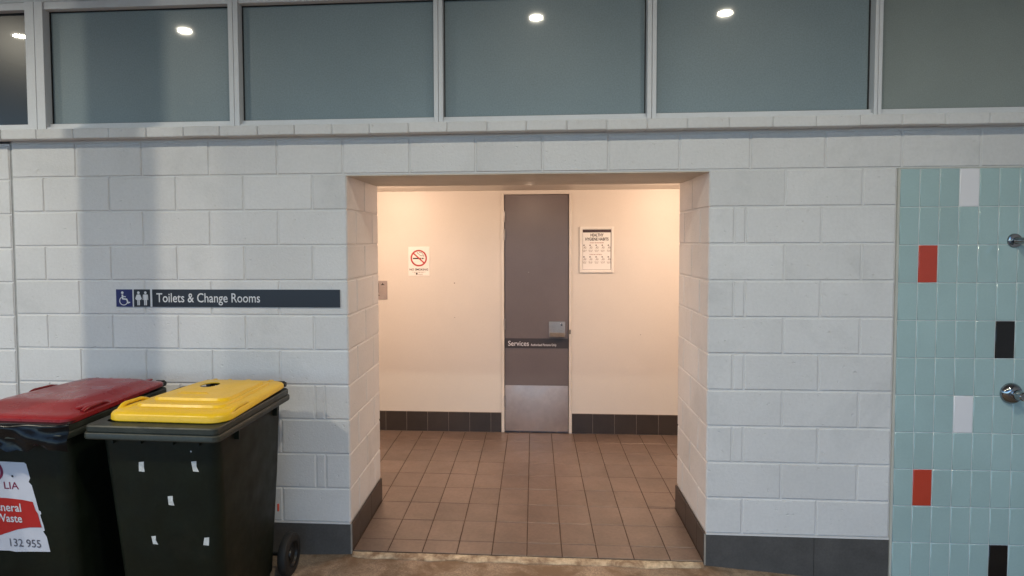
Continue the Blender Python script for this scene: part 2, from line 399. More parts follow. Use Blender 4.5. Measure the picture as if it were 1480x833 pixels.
q = MB(); q.lathe([(.0, -.034), (.030, -.034), (.040, -.030), (.052, -.015), (.056, -.005), (.056, 0)], 'y', 36, c=(3.568, YT, .965)); q.build('cover_plate', ['chrome'], st)
q = MB(); q.lathe([(.0, -.082), (.019, -.082), (.0225, -.078), (.0225, -.055), (.026, -.045), (.028, -.0335)], 'y', 28, c=(3.582, YT, .963)); q.build('spindle', ['chrome'], st)
q = MB(); q.tube([(3.582, YT-.07, .963), (3.615, YT-.078, .960), (3.655, YT-.088, .958), (3.69, YT-.095, .957)], [.012, .011, .010, .011], 14); q.build('lever', ['chrome'], st)

# ------------------------------------------------------------------ lobby behind the opening
LX0, LX1, LY = -1.7, 3.75, 2.46
lob = thing('lobby_wall', 'cream painted lobby wall with dark tile skirting, behind the doorway', 'wall', (1, LY, 0))
DX0, DX1, DZ = .750, 1.400, 2.212
lb = MB()
lb.box(LX0-.1, DX0, LY, LY+.12, -.1, 2.30); lb.box(DX1, LX1+.1, LY, LY+.12, -.1, 2.30); lb.box(DX0, DX1, LY, LY+.12, DZ, 2.30)
lb.box(LX0-.1, LX0, WD, LY, -.1, 2.30); lb.box(LX1, LX1+.1, WD, LY, -.1, 2.30)
lb.box(LX0-.1, CJ+.1, .3, WD, -.1, 2.3); lb.box(PX+.031, LX1+.1, .301, WD, -.1, 2.154)
lb.box(DX0, DX1, LY+.10, LY+.12, -.1, DZ)
for wx, wz, wr in ((.317, 1.39, .006), (.318, 1.07, .004), (2.02, .92, .004)):
    disc(lb, wx, wz, wr, LY-.0008, 1, 10)
lb.build('plaster', ['plaster', 'ink_soft'], lob)
sk = MB(); g0 = MB()
def skirt_run(a, b, phase):
    x = a
    nx = phase
    while nx <= a: nx += .198
    while x < b - 1e-4:
        e = min(nx, b)
        if e - x > .004: sk.box(x+.0013, e-.0013, LY-.010, LY-.001, .003, .185, 0, .0012)
        x = e; nx += .198
    g0.box(a, b, LY-.0082, LY-.0005, .001, .187, 0)
skirt_run(LX0, DX0, -.338); skirt_run(DX1, LX1, 1.59)
sk.build('skirting', ['skirt'], lob); g0.build('skirting_grout', ['grout_light'], lob)
cl = MB(); cl.box(LX0-.1, LX1+.1, WD+.001, LY+.12, 2.238, 2.30)
ceil = tag(cl.build('lobby_ceiling', ['plaster']), 'low cream lobby ceiling above the dark services door', 'ceiling')
ceil.location = (0, 0, 0)

# lobby floor tiles
fl = MB(); random.seed(3)
ys = [.0, .163] + [.163 + .288*i for i in range(1, 8)]
ys = [y for y in ys if y < LY] + [LY]
xs = [LX0] + [x for x in [.012 + .2*i for i in range(-8, 19)] if LX0+.02 < x < LX1-.02] + [LX1]
def ftile(pts):
    n = len(pts); cx = sum(p[0] for p in pts)/n; cy = sum(p[1] for p in pts)/n
    def ins(p, d):
        v = Vector((cx-p[0], cy-p[1])); L_ = v.length
        sx = math.copysign(min(d, abs(v.x)), v.x); sy = math.copysign(min(d, abs(v.y)), v.y)
        return (p[0]+sx, p[1]+sy)
    dz = random.uniform(-.0006, .0006)
    a = [ins(p, .0022) for p in pts]; b_ = [ins(p, .0045) for p in pts]
    vs = [(*p, -.003) for p in a] + [(*p, dz) for p in b_]
    fl.add(vs, [(k, (k+1) % n, n+(k+1) % n, n+k) for k in range(n)] + [tuple(range(n, 2*n))], 0)
for xa, xb in zip(xs, xs[1:]):
    for ya, yb in zip(ys, ys[1:]):
        if ya < WD - .01:
            if (xb <= .02 or xa >= 1.80) and yb > WD + .01:
                ftile([(xa, WD), (xb, WD), (xb, yb), (xa, yb)]); 
            if xb <= .0 or xa >= 2.0: continue
            a, b = max(xa, .0108), min(xb, 1.989)
            if (xb <= .02 or xa >= 1.80) and yb > WD + .01: yb = WD
        else: a, b = xa, xb
        if b - a < .012: continue
        if a < .02 and abs(ya-.451) < .01 and b < .3:          # one corner tile is cut on the diagonal
            ftile([(a, ya), (b, ya), (a, yb)]); ftile([(b, ya), (b, yb), (a, yb)])
        else: ftile([(a, ya), (b, ya), (b, yb), (a, yb)])
fl.box(.0, 2.0, .0015, WD+.01, -.12, -.0022, 1); fl.box(LX0, LX1, WD+.01, LY, -.12, -.0022, 1)
lf = fl.build('lobby_floor', ['floor', 'grout_dark']); lf['kind'] = 'structure'

# services door
dr = thing('service_door', 'narrow taupe door marked Services with steel kick plate', 'door', (1.075, LY, 0))
q = MB()
q.box(DX0+.001, .7785, LY-.012, LY+.09, 0.001, DZ-.001, 0, .003); q.box(1.3715, DX1-.001, LY-.012, LY+.09, 0.001, DZ-.001, 0, .003)
q.box(.779, 1.371, LY-.011, LY+.09, 2.203, DZ-.001, 0, .002)
q.build('door_frame', ['frame_paint'], dr)
q = MB(); q.box(.7825, 1.3675, LY+.004, LY+.044, .010, 2.199, 0, .002); q.build('door_leaf', ['door'], dr)
q = MB(); q.box(.7840, 1.366, LY+.0005, LY+.0038, .013, .441, 0, .001)
for sx in (.81, .95, 1.10, 1.22, 1.34):
    for sz in (.032,):
        q.lathe([(0, -.002), (.004, -.0015), (.005, 0)], 'y', 10, 0, True, (sx, LY+.0005, sz))
q.build('kick_plate', ['steel_plate'], dr)
for hz in (2.00, 1.835, 1.01, .295):
    h = MB(); h.tube([(.7805, LY-.008, hz-.05), (.7805, LY-.008, hz+.05)], .0075, 12)
    h.box(.783, .7895, LY-.0035, LY+.0035, hz-.05, hz+.05); h.build('hinge', ['steel'], dr)
q = MB()
q.box(1.189, 1.338, LY-.006, LY+.0035, .893, 1.036, 0, .002)
lk = q.build('lock_plate', ['steel'], dr)
q = MB()
q.add([(1.197, LY-.006, .935), (1.331, LY-.006, .935), (1.331, LY-.050, .908), (1.197, LY-.050, .908), (1.197, LY-.006, .912), (1.331, LY-.006, .912), (1.331, LY-.047, .899), (1.197, LY-.047, .899)],
      [(0,1,2,3), (3,2,6,7), (7,6,5,4), (0,3,7,4), (1,5,6,2)], 0)
q.build('pull_lip', ['steel'], lk)
q = MB(); q.lathe([(0, -.010), (.007, -.0095), (.0095, -.008), (.0095, 0)], 'y', 18, c=(1.305, LY-.006, 1.010)); q.build('key_cylinder', ['chrome'], lk)
q = MB(); q.box(1.3745, 1.386, LY-.020, LY-.012, .925, .965, 0, .002); q.build('strike_plate', ['rim_plastic'], dr)
q = MB(); q.box(.7845, 1.3655, LY+.001, LY+.0038, .789, .879, 0); ds = q.build('door_sign', ['door_sign'], dr)
q = MB(); w = text_into(q, 'Services', .812, .810, .046, LY+.0004, 0, .90, weight=.012)
q.build('lettering', ['sign_white'], ds)
q = MB(); text_into(q, 'Authorised Persons Only', .812+w+.020, .810, .021, LY+.0004, 0, .76, weight=.02); q.build('small_lettering', ['sign_white'], ds)
q = MB(); disc(q, 1.003, 1.49, .004, LY+.0032); q.build('spy_hole', ['steel'], dr)

# no smoking sign
ns = thing('no_smoking_sign', 'white no smoking sign with red circle, left of the services door', 'sign', (-.013, LY, 1.457))
q = MB(); q.box(-.112, .086, LY-.004, LY-.0005, 1.457, 1.728, 0, .001); q.build('plate', ['paper'], ns)
yy = LY-.0048
q = MB(); cx, cz = -.014, 1.622
ring(q, cx, cz, .063, .077, yy); a = R(-42); ca, sa = math.cos(a), math.sin(a)
stroke(q, [(cx-.066*ca, cz-.066*sa), (cx+.066*ca, cz+.066*sa)], .013, yy-.0004); q.build('prohibition_ring', ['no_red'], ns)
q = MB(); rect(q, cx-.055, cx+.022, cz-.009, cz+.003, yy); rect(q, cx+.027, cx+.044, cz-.009, cz+.003, yy); rect(q, cx+.047, cx+.051, cz-.009, cz+.003, yy)
stroke(q, [(cx+.052, cz+.013), (cx+.042, cz+.022), (cx+.030, cz+.021), (cx+.012, cz+.026), (cx-.002, cz+.040), (cx-.012, cz+.046), (cx-.016, cz+.057)], .004, yy)
stroke(q, [(cx+.050, cz+.024), (cx+.038, cz+.034), (cx+.026, cz+.052), (cx+.012, cz+.050), (cx+.004, cz+.058)], .004, yy)
q.build('cigarette_symbol', ['ink'], ns)
q = MB(); text_into(q, 'NO SMOKING', cx, 1.507, .019, yy, 0, 1.02, 'CENTER', .03); q.build('lettering', ['ink'], ns)
q = MB()
for zz, ww in ((1.493, .062), (1.486, .045)):
    x = cx-ww
    while x < cx+ww:
        dx = random.uniform(.006, .016); rect(q, x, min(x+dx, cx+ww), zz-.0016, zz+.0016, yy); x += dx+.004
rect(q, cx-.008, cx+.036, 1.470, 1.4735, yy)
q.build('fine_print', ['ink_soft'], ns)
q = MB(); disc(q, cx-.020, 1.4765, .009, yy); q.build('emblem', ['ink'], ns)

# tactile sign half hidden by the reveal
ts = thing('tactile_sign', 'small metal braille sign with pictogram, half hidden by the left reveal', 'sign', (-.40, LY, 1.237))
q = MB(); q.box(-.50, -.313, LY-.005, LY-.0005, 1.237, 1.411, 0, .001); q.build('plate', ['steel_plate'], ts)
yy = LY-.0058; q = MB()
q.add([(-.376, yy, 1.371), (-.336, yy, 1.371), (-.350, yy, 1.381), (-.356, yy, 1.394), (-.362, yy, 1.381)], [(0,1,2,3,4)])
rect(q, -.397, -.393, 1.30, 1.388, yy); q.add([(-.399, yy, 1.270), (-.380, yy, 1.274), (-.399, yy, 1.282)], [(0,1,2)])
q.build('pictogram', ['ink'], ts)
q = MB()
for i in range(6):
    for j in range(7): q.lathe([(0, -.0015), (.0022, -.001), (.003, 0)], 'y', 8, 0, True, (-.384+i*.0125, yy+.0008, 1.297+j*.009))
q.build('braille', ['ink_soft'], ts)

# framed poster
pp = thing('framed_poster', 'white framed healthy hygiene habits poster, right of the services door', 'poster', (1.62, LY, 1.488))
px0, px1, pz0, pz1 = 1.468, 1.775, 1.488, 1.904
q = MB(); fw = .023
q.box(px0, px0+fw, LY-.020, LY-.0005, pz0, pz1, 0, .003); q.box(px1-fw, px1, LY-.020, LY-.0005, pz0, pz1, 0, .003)
q.box(px0+fw, px1-fw, LY-.0195, LY-.0005, pz0, pz0+fw, 0, .002); q.box(px0+fw, px1-fw, LY-.0195, LY-.0005, pz1-fw, pz1, 0, .002)
q.build('frame', ['poster_frame'], pp)
q = MB(); q.box(px0+fw, px1-fw, LY-.008, LY-.0006, pz0+fw, pz1-fw)
yy = LY-.0088; a0, a1, b0, b1 = px0+fw+.003, px1-fw-.003, pz0+fw+.003, pz1-fw-.003; mid = (a0+a1)/2
rect(q, a0, a1, b1-.026, b1, yy, 1); rect(q, a1-.003, a1, b0, b1-.026, yy, 1); rect(q, a0, a0+.0015, b0, b1-.026, yy, 1); rect(q, a0, a1, b0, b0+.002, yy, 1)
random.seed(21)
def bars(mb, x0, x1, z, h, mi):
    x = x0
    while x < x1:
        d = random.uniform(.006, .018); rect(mb, x, min(x+d, x1), z-h/2, z+h/2, yy, mi); x += d+random.uniform(.003, .006)
bars(q, mid-.062, mid+.062, b1-.120, .006, 3); bars(q, mid-.065, mid+.050, b1-.226, .005, 3)
for rz in (b1-.150, b1-.256):
    for i in range(5):
        xx = a0+.018+i*(a1-a0-.036)/4
        bars(q, xx-.020, xx+.020, rz-.036, .003, 4); bars(q, xx-.018, xx+.018, rz-.043, .003, 4); bars(q, xx-.014, xx+.012, rz-.050, .003, 4)
        ring(q, xx+.004, rz-.012, .008, .0105, yy, 4, 12); stroke(q, [(xx-.012, rz-.022), (xx, rz-.010), (xx+.014, rz-.020)], .003, yy-.0002, 4)
        disc(q, xx-.006, rz+.008, .006, yy, 1)
pr = q.build('print', ['paper', 'poster_bar', 'ink', 'ink_rose', 'ink_soft'], pp)
q = MB(); text_into(q, 'HEALTHY', mid, b1-.062, .026, yy, 0, .74, 'CENTER', .035); text_into(q, 'HYGIENE HABITS', mid, b1-.099, .026, yy, 0, .74, 'CENTER', .035)
q.build('title', ['ink'], pr)

# ------------------------------------------------------------------ toilets sign
tsn = thing('toilets_sign', 'long dark sign reading Toilets & Change Rooms on the block wall', 'sign', (-.70, 0, 1.405))
z0, z1 = 1.407, 1.508; yb, yf = -.0015, -.007
q = MB(); q.box(-1.3715, -.0440, yf+.001, yb, z0, z1, 0, .001); q.build('backing_strip', ['sign_white'], tsn)
q = MB(); q.box(-1.3715, -1.2725, yf, yf+.003, z0-.0003, z1+.0003); ab = q.build('access_panel', ['sign_blue'], tsn)
q = MB(); q.box(-1.2640, -1.1655, yf, yf+.003, z0-.0003, z1+.0003); mw = q.build('toilet_panel', ['sign_dark'], tsn)
q = MB(); q.box(-1.1530, -.0437, yf, yf+.003, z0-.0003, z1+.0003); tx = q.build('text_panel', ['sign_dark'], tsn)
y = yf-.0008
q = MB(); cx, cz = -1.322, 1.447          # wheelchair figure
ring(q, cx-.004, cz-.006, .0215, .0265, y, 0, 30, R(110), R(360))
disc(q, cx-.011, cz+.042, .0078, y-.0002, 0, 18)
stroke(q, [(cx-.011, cz+.031), (cx-.009, cz+.004)], .0095, y-.0004); stroke(q, [(cx-.010, cz+.006), (cx+.016, cz+.004)], .0085, y-.0006)
stroke(q, [(cx+.014, cz+.006), (cx+.025, cz-.020)], .0085, y-.0008); stroke(q, [(cx+.022, cz-.019), (cx+.035, cz-.013)], .006, y-.0002)
stroke(q, [(cx-.009, cz+.020), (cx+.010, cz+.018)], .006, y-.0002)
q.build('wheelchair_symbol', ['sign_white'], ab)
q = MB()
def figure(cx, dress):
    disc(q, cx, 1.489, .0078, y, 0, 18)
    if dress:
        q.add([(cx-.007, y, 1.479), (cx+.007, y, 1.479), (cx+.0165, y, 1.447), (cx-.0165, y, 1.447)], [(0,1,2,3)])
        stroke(q, [(cx-.008, 1.477), (cx-.018, 1.452)], .005, y-.0002); stroke(q, [(cx+.008, 1.477), (cx+.018, 1.452)], .005, y-.0002)
        rect(q, cx-.0075, cx-.001, 1.416, 1.447, y); rect(q, cx+.001, cx+.0075, 1.416, 1.447, y)
    else:
        rect(q, cx-.0095, cx+.0095, 1.446, 1.479, y)
        stroke(q, [(cx-.012, 1.478), (cx-.0145, 1.447)], .005, y-.0002); stroke(q, [(cx+.012, 1.478), (cx+.0145, 1.447)], .005, y-.0002)
        rect(q, cx-.0085, cx-.001, 1.416, 1.446, y); rect(q, cx+.001, cx+.0085, 1.416, 1.446, y)
figure(-1.2355, True); figure(-1.1935, False); q.build('people_symbol', ['sign_white'], mw)
q = MB(); c_ = bpy.data.curves
q2 = MB(); w = text_into(q2, 'Toilets & Change Rooms', 0, 0, .054, 0)
text_into(q, 'Toilets & Change Rooms', -1.128, 1.4345, .053, y, 0, .628/w, weight=.008); q.build('lettering', ['sign_white'], tx)

# ------------------------------------------------------------------ wheelie bins
def rr(hw, y0, y1, r, n=6):
    """rounded rectangle, x in +-hw, y in y0..y1"""
    pts = []
    for cx, cy, a0 in ((hw-r, y1-r, 0), (-hw+r, y1-r, 90), (-hw+r, y0+r, 180), (hw-r, y0+r, 270)):
        for k in range(n+1):
            a = R(a0 + 90*k/n); pts.append((cx + r*math.cos(a), cy + r*math.sin(a)))
    return pts
def loft(mb, secs, mi=0, cap0=False, cap1=False, tilt=None, dx=0.0, smooth=True):
    rings = []
    for hw, y0, y1, r, z in secs:
        rings.append([(x+dx, y, z + (tilt(y) if tilt else 0)) for x, y in rr(hw, y0, y1, r)])
    n = len(rings[0]); vs = [p for r_ in rings for p in r_]
    fs = [(i*n+k, i*n+(k+1) % n, (i+1)*n+(k+1) % n, (i+1)*n+k) for i in range(len(rings)-1) for k in range(n)]
    if cap0: fs.append(tuple(range(n-1, -1, -1)))
    if cap1: fs.append(tuple((len(rings)-1)*n + k for k in range(n)))
    mb.add(vs, fs, mi, smooth)
    return rings

BT = lambda y: -.016 + .006*(y+.79)/.79           # the rim climbs slightly to the hinge
def make_bin(root, lid_mat, style):
    q = MB()
    loft(q, [(.232, -.62, -.10, .05, .050), (.240, -.632, -.075, .05, .075), (.262, -.690, -.035, .055, .60), (.276, -.735, -.022, .058, .955),
             (.276, -.735, -.022, .058, .970)], cap0=True)
    loft(q, [(.262, -.72, -.036, .05, .970), (.245, -.66, -.05, .05, .4)], 0)      # inside
    # ribs under the lip and along the sides
    for sx in (-1, 1):
        for yy in (-.14, -.56):
            q.box(min(sx*.272, sx*.296), max(sx*.272, sx*.296), yy-.006, yy+.006, .915, .972)
    for xx in (-.2, -.07, .08, .2): q.box(xx-.006, xx+.006, -.752, -.730, .938, .966)
    # axle housing
    q.box(-.20, .20, -.10, -.02, .07, .13, 0, .01)
    body = q.build('body', ['bin'], root, local=True)
    q = MB()
    loft(q, [(.285, -.745, -.012, .05, .980), (.310, -.790, .0, .028, .980), (.313, -.794, .003, .028, .985), (.313, -.794, .003, .028, 1.004), (.310, -.791, .0, .028, 1.0085),
             (.303, -.784, -.004, .027, 1.010), (.303, -.784, -.004, .027, 1.012), (.306, -.788, -.001, .026, 1.015), (.306, -.788, -.001, .026, 1.035),
             (.302, -.784, -.004, .025, 1.040), (.262, -.72, -.036, .04, 1.040), (.258, -.716, -.04, .04, .98)], tilt=BT)
    q.build('rim', ['bin_rim'], root, local=True)
    # lid
    cx = .022; f0 = -.722 if style == 'yellow' else -.752
    LT = lambda y: 1.027 + .024*(y+.73)/.73
    q = MB(); hw = .286; b0 = -.018
    if style == 'yellow':
        secs = [(hw, f0, b0, .085, .0), (hw+.003, f0-.003, b0, .085, .004), (hw+.002, f0-.002, b0, .085, .026), (hw-.003, f0+.004, b0-.003, .083, .034), (hw-.014, f0+.016, b0-.008, .078, .040),
                (hw-.058, f0+.100, b0-.055, .05, .043), (hw-.060, f0+.103, b0-.058, .05, .0425), (hw-.066, f0+.110, b0-.062, .05, .0535), (hw-.084, f0+.185, b0-.078, .045, .0545), (hw-.086, f0+.188, b0-.080, .045, .054),
                (hw-.093, f0+.196, b0-.084, .045, .0665), (hw-.115, f0+.235, b0-.10, .04, .068)]
    else:
        secs = [(hw, f0, b0, .05, -.004), (hw+.003, f0-.003, b0, .05, .0), (hw+.002, f0-.002, b0, .05, .020), (hw-.004, f0+.006, b0-.003, .05, .027), (hw-.03, f0+.045, b0-.012, .05, .032),
                (hw-.052, f0+.080, b0-.03, .05, .042), (hw-.075, f0+.125, b0-.055, .05, .060), (hw-.088, f0+.142, b0-.065, .05, .066), (hw-.115, f0+.17, b0-.09, .05, .069)]
    rings = loft(q, secs, tilt=LT, dx=cx)
    top = rings[-1]; zt = secs[-1][4]
    bm = bmesh.new(); vv = [bm.verts.new(p) for p in top]; es = [bm.edges.new((vv[k], vv[(k+1) % len(vv)])) for k in range(len(vv))]
    if style == 'yellow':
        hx, hy, hr = cx-.055, -.235, .058; hv = []
        for k in range(28):
            a = 2*math.pi*k/28; yy = hy+hr*1.05*math.sin(a); hv.append(bm.verts.new((hx+hr*math.cos(a), yy, LT(yy)+zt)))
        es += [bm.edges.new((hv[k], hv[(k+1) % 28])) for k in range(28)]
        hp = [tuple(v.co) for v in hv]
    bmesh.ops.triangle_fill(bm, edges=es, use_beauty=True)
    q.from_bm(bm, 0, True); bm.free()
    if style == 'yellow':
        q.add(hp + [(x, yy, z-.007) for x, yy, z in hp], [(k, (k+1) % 28, 28+(k+1) % 28, 28+k) for k in range(28)], 0, True)
    # side grips: arches with a slot, and a low mound in front of the plateau corner
    for sx in (-1, 1):
        for yy in ((-.55,) if style == 'yellow' else (-.30 if sx < 0 else -.56,)):
            ex = cx + sx*(hw-.012); zz = LT(yy)+.030
            hgt = .020 if sx < 0 else .010
            q.tube([(ex, yy-.088, zz-.004), (ex+sx*.002, yy-.062, zz+hgt*.7), (ex+sx*.002, yy-.045, zz+hgt), (ex, yy+.045, zz+hgt+.004), (ex-sx*.004, yy+.07, zz+hgt*.75), (ex-sx*.008, yy+.10, zz-.004)],
                   [.011, .011, .010, .010, .011, .012], 10)
            mx = cx + sx*(hw-.05)
            bm = bmesh.new(); bmesh.ops.create_uvsphere(bm, u_segments=18, v_segments=10, radius=1)
            q.from_bm(bm, 0, True, Matrix.Translation((mx, yy, LT(yy)+.036)) @ Matrix.Diagonal((.026, .085, .012, 1))); bm.free()
    # moulded ribs near the hinge and moulded marks on the plateau
    for xx in (-.2, -.07, .06, .19): q.box(cx+xx-.012, cx+xx+.012, -.060, -.012, LT(-.03)+.030, LT(-.03)+.045, 0, .005)
    if style == 'yellow':
        for i, zz in enumerate((-.44, -.415)): q.box(cx-.11, cx+.06-.02*i, zz-.003, zz+.003, LT(zz)+zt-.002, LT(zz)+zt+.0025)
    else:
        for i, zz in enumerate((-.66, -.645)): q.box(cx-.15, cx+.09, zz-.003, zz+.003, LT(zz)+.036, LT(zz)+.0425)
    # the lid narrows to its hinge and its raised panel runs out towards the back
    for i_, (vx, vy, vz) in enumerate(q.v):
        t_ = min(1, max(0, (vy-f0)/(b0-f0))); h_ = vz - LT(vy)
        q.v[i_] = (vx + .105*t_*min(1, max(0, (cx-vx)/hw)), vy, vz - (.42*t_*h_ if h_ > .02 else 0))
    q.build('lid', [lid_mat], root, local=True, sharp=40)
    # hinge bar with handles
    q = MB(); q.tube([(-.175, .012, 1.046), (.28, .012, 1.046)], .013, 14)
    for xx in (-.15, -.05, .06, .16, .25): q.tube([(xx-.02, .012, 1.046), (xx+.02, .012, 1.046)], .018, 14); q.box(xx-.014, xx+.014, -.015, .012, 1.0, 1.044, 0, .003)
    q.build('hinge_bar', ['rim_plastic'], root, local=True)
    q = MB(); q.tube([(-.31, -.012, .115), (.31, -.012, .115)], .011, 12); q.build('axle', ['rim_plastic'], root, local=True)
    for sx in (-1, 1):
        c = (sx*.292, -.012, .117)
        q = MB(); q.lathe([(.070, -.024), (.098, -.026), (.110, -.020), (.115, -.010), (.115, .010), (.110, .020), (.098, .026), (.070, .024)], 'x', 40, c=c)
        w_ = q.build('wheel', ['rubber'], root, local=True)
        q = MB(); q.lathe([(0, -.018), (.03, -.020), (.034, -.012), (.058, -.010), (.066, -.022), (.0705, -.022), (.0705, .022), (.066, .022), (.058, .010), (.034, .012), (.03, .020), (0, .018)], 'x', 36, c=c)
        q.build('wheel_hub', ['rim_plastic'], w_, local=True)
    return body

GB = -.040
yb_ = thing('wheelie_bin', 'dark green wheelie bin with yellow lid and white tape patches', 'wheelie bin', (-.573, -.205, GB), 'wheelie bins against the block wall')
yb_.rotation_euler = (0, 0, R(-2.2))
make_bin(yb_, 'yellow', 'yellow')
# front of the body slopes: y as a function of height (local)
def fy(z): return -.690 - (.735-.690)*(z-.60)/.365 if z > .60 else -.632 - (.690-.632)*(z-.075)/.525
def on_front(pts): return [(x, fy(z)-.0012, z) for x, z in pts]
for (wx, wz, wd, hh, sk_) in ((-.686, .786, .027, .048, .02), (-.434, .796, .028, .050, -.16), (-.563, .630, .027, .046, -.07), (-.660, .436, .025, .042, -.18), (-.412, .442, .026, .040, .12)):
    lx, lz = wx + .60, wz - GB; q = MB()
    p = [(lx-wd/2-sk_*hh/2, lz-hh/2+.002), (lx+wd/2-sk_*hh/2, lz-hh/2), (lx+wd/2+sk_*hh/2-.002, lz), (lx+wd/2+sk_*hh/2, lz+hh/2), (lx-wd/2+sk_*hh/2+.003, lz+hh/2-.003)]
    q.add(on_front(p), [tuple(range(5))]); q.build('tape_patch', ['tape'], yb_, local=True)
q = MB(); q.lathe([(0, -.002), (.003, -.0015), (.004, 0)], 'y', 10, c=(.155, fy(.905)-.001, .905)); q.build('rivet', ['tape'], yb_, local=True)
q = MB(); q.box(.2535, .2625, -.070, -.060, .375, .415, 0, .002); q.build('red_clip', ['reflector'], yb_, local=True)

rb_ = thing('wheelie_bin', 'dark green wheelie bin with glossy red lid and general waste label', 'wheelie bin', (-1.247, -.215, GB), 'wheelie bins against the block wall')
rb_.rotation_euler = (0, 0, R(-3))
make_bin(rb_, 'red', 'red')
# glossy black bag folded over the front rim
q = MB(); nx_, ny_ = 40, 14; random.seed(9)
vs = []
for j in range(ny_+1):
    t = j/ny_
    for i in range(nx_+1):
        u = i/nx_; xx = -.318 + .640*u; bz = -.014
        if t < .3: yy, zz = -.735 - .062*(t/.3), 1.052 - .004*(t/.3)
        else: yy, zz = -.800 - .007*math.sin((t-.3)*9 + 3*math.sin(u*5)) - .003*math.sin(u*23+t*4), 1.046 - .105*((t-.3)/.7)
        if t > .9: zz += .012*math.sin(u*17) + .008*math.sin(u*41)
        edge = max(0, abs(u-.5)*2-.88)/.12; yy += edge**2*.03
        vs.append((xx, yy + random.uniform(-.0010, .0010), zz + BT(yy)))
q.add(vs, [(j*(nx_+1)+i, j*(nx_+1)+i+1, (j+1)*(nx_+1)+i+1, (j+1)*(nx_+1)+i) for j in range(ny_) for i in range(nx_)], 0, True)
q.build('bag_liner', ['liner'], rb_, local=True, sharp=180)
# adhesive label on the front, local x from world
lab = MB(); Lx = lambda wx: wx + 1.247
def lf_(pts, d=.0015): pts = [(x, z-.03) for x, z in pts]; return [(Lx(x), fy(z-GB)-d, z-GB) for x, z in pts]
def lab_grid(mb, outline, mi=0, d=.0015):
    mb.add(lf_(outline, d), [tuple(range(len(outline)))], mi)
lab_grid(lab, [(-1.52, .822), (-1.30, .830), (-1.185, .829), (-1.176, .822), (-1.170, .785), (-1.166, .755), (-1.176, .737), (-1.163, .722), (-1.153, .66), (-1.145, .602), (-1.136, .596), (-1.135, .585), (-1.141, .580), (-1.131, .53), (-1.128, .505), (-1.137, .500), (-1.122, .475), (-1.113, .402), (-1.20, .398), (-1.29, .392), (-1.32, .396), (-1.50, .390)])
lo = lab.build('label', ['label_white'], rb_, local=True)
q = MB(); lab_grid(q, [(-1.49, .652), (-1.40, .655), (-1.30, .655), (-1.22, .650), (-1.168, .642), (-1.160, .600), (-1.158, .598), (-1.152, .588), (-1.140, .520), (-1.20, .517), (-1.26, .505), (-1.32, .484), (-1.40, .455), (-1.47, .430)], 0, .0030)
q.build('label_band', ['label_red'], lo, local=True)
def label_text(mb, s, xr, z, h, d, xs=.92, weight=.01):
    t = MB(); text_into(t, s, 0, 0, h, 0, 0, xs, 'RIGHT', weight)
    z -= .03
    mb.add([(Lx(xr + x), fy(z + zz - GB)-d, z + zz - GB) for x, _, zz in t.v], t.f, 0)
q = MB(); label_text(q, 'General', -1.228, .592, .040, .0045, .92, .02); label_text(q, 'Waste', -1.232, .540, .038, .0045, .92, .02); q.build('lettering', ['sign_white'], lo, local=True)
q = MB(); label_text(q, 'LIA', -1.228, .700, .034, .0030, 1.12, .014)
ring(q, Lx(-1.345), .785-GB-.03, .036, .050, 0, 0, 30); o_ = len(q.v)
q.v = [(x, fy(z)-.0030, z) for x, yv, z in q.v]; q.build('brand_mark', ['maroon'], lo, local=True)
q = MB(); label_text(q, '132 955', -1.152, .420, .038, .0030, .95, .006); q.build('phone_number', ['ink_grey'], lo, local=True)
q = MB(); q.add(lf_([(-1.252+.006*math.cos(k*1.05), .762+.006*math.sin(k*1.05)) for k in range(6)], .003), [tuple(range(6))]); q.build('hole', ['ink'], lo, local=True)

# ------------------------------------------------------------------ ground, canopy and column
def gz(x, y):
    z = -.022 if y > -.02 else -.022 + .018*(y+.02)
    if x < 0: z -= .012*min(1, -x/.3)
    if x > 2.0: z -= .078*min(x-2.0, 1.3)*min(1, max(.0, 1-(y+2.5)/-2.5)) if y > -2.5 else 0
    return max(z, -.16)
gxs = sorted(set([round(-6+.25*i, 3) for i in range(53)])); gys = [.02, 0, -.02, -.05, -.1, -.15, -.2, -.3, -.45, -.6, -.8, -1, -1.3, -1.7, -2.2, -2.5, -3, -4, -6, -9]
def gh(x, y): return max(gz(x, y), -.12)
gm = MB(); n = len(gxs)
vs = [(x, y, gh(x, y)) for y in gys for x in gxs]
gm.add(vs, [(j*n+i, (j+1)*n+i, (j+1)*n+i+1, j*n+i+1) for j in range(len(gys)-1) for i in range(n-1)], 0, True)
pv = gm.build('pavement', ['concrete']); pv['kind'] = 'structure'
gm = MB(); gm.quad((-300, -600, -.19), (300, -600, -.19), (300, 300, -.19), (-300, 300, -.19)); gr = gm.build('ground', ['asphalt']); gr['kind'] = 'structure'
# worn pale concrete edge in front of the tiles
random.seed(14); gm = MB(); N_ = 44; vs = []
for i in range(N_+1):
    x = .012 + 1.975*i/N_
    w_ = (.018 + .005*math.sin(i*.9) + random.uniform(-.005, .007))*min(1, .15+i/4, .15+(N_-i)/4)
    vs += [(x, .0012, -.0055 + random.uniform(-.0015, .001)), (x, -.022-w_*.3, -.0085+random.uniform(-.002, .001)), (x, -.030-w_, gh(x, -.04)+.003), (x, -.034-w_, gh(x, -.05)-.02)]
gm.add(vs, [(4*i+k, 4*i+k+1, 4*i+5+k, 4*i+4+k) for i in range(N_) for k in range(3)], 0, True)
th = gm.build('threshold_edge', ['concrete_pale']); th['kind'] = 'structure'

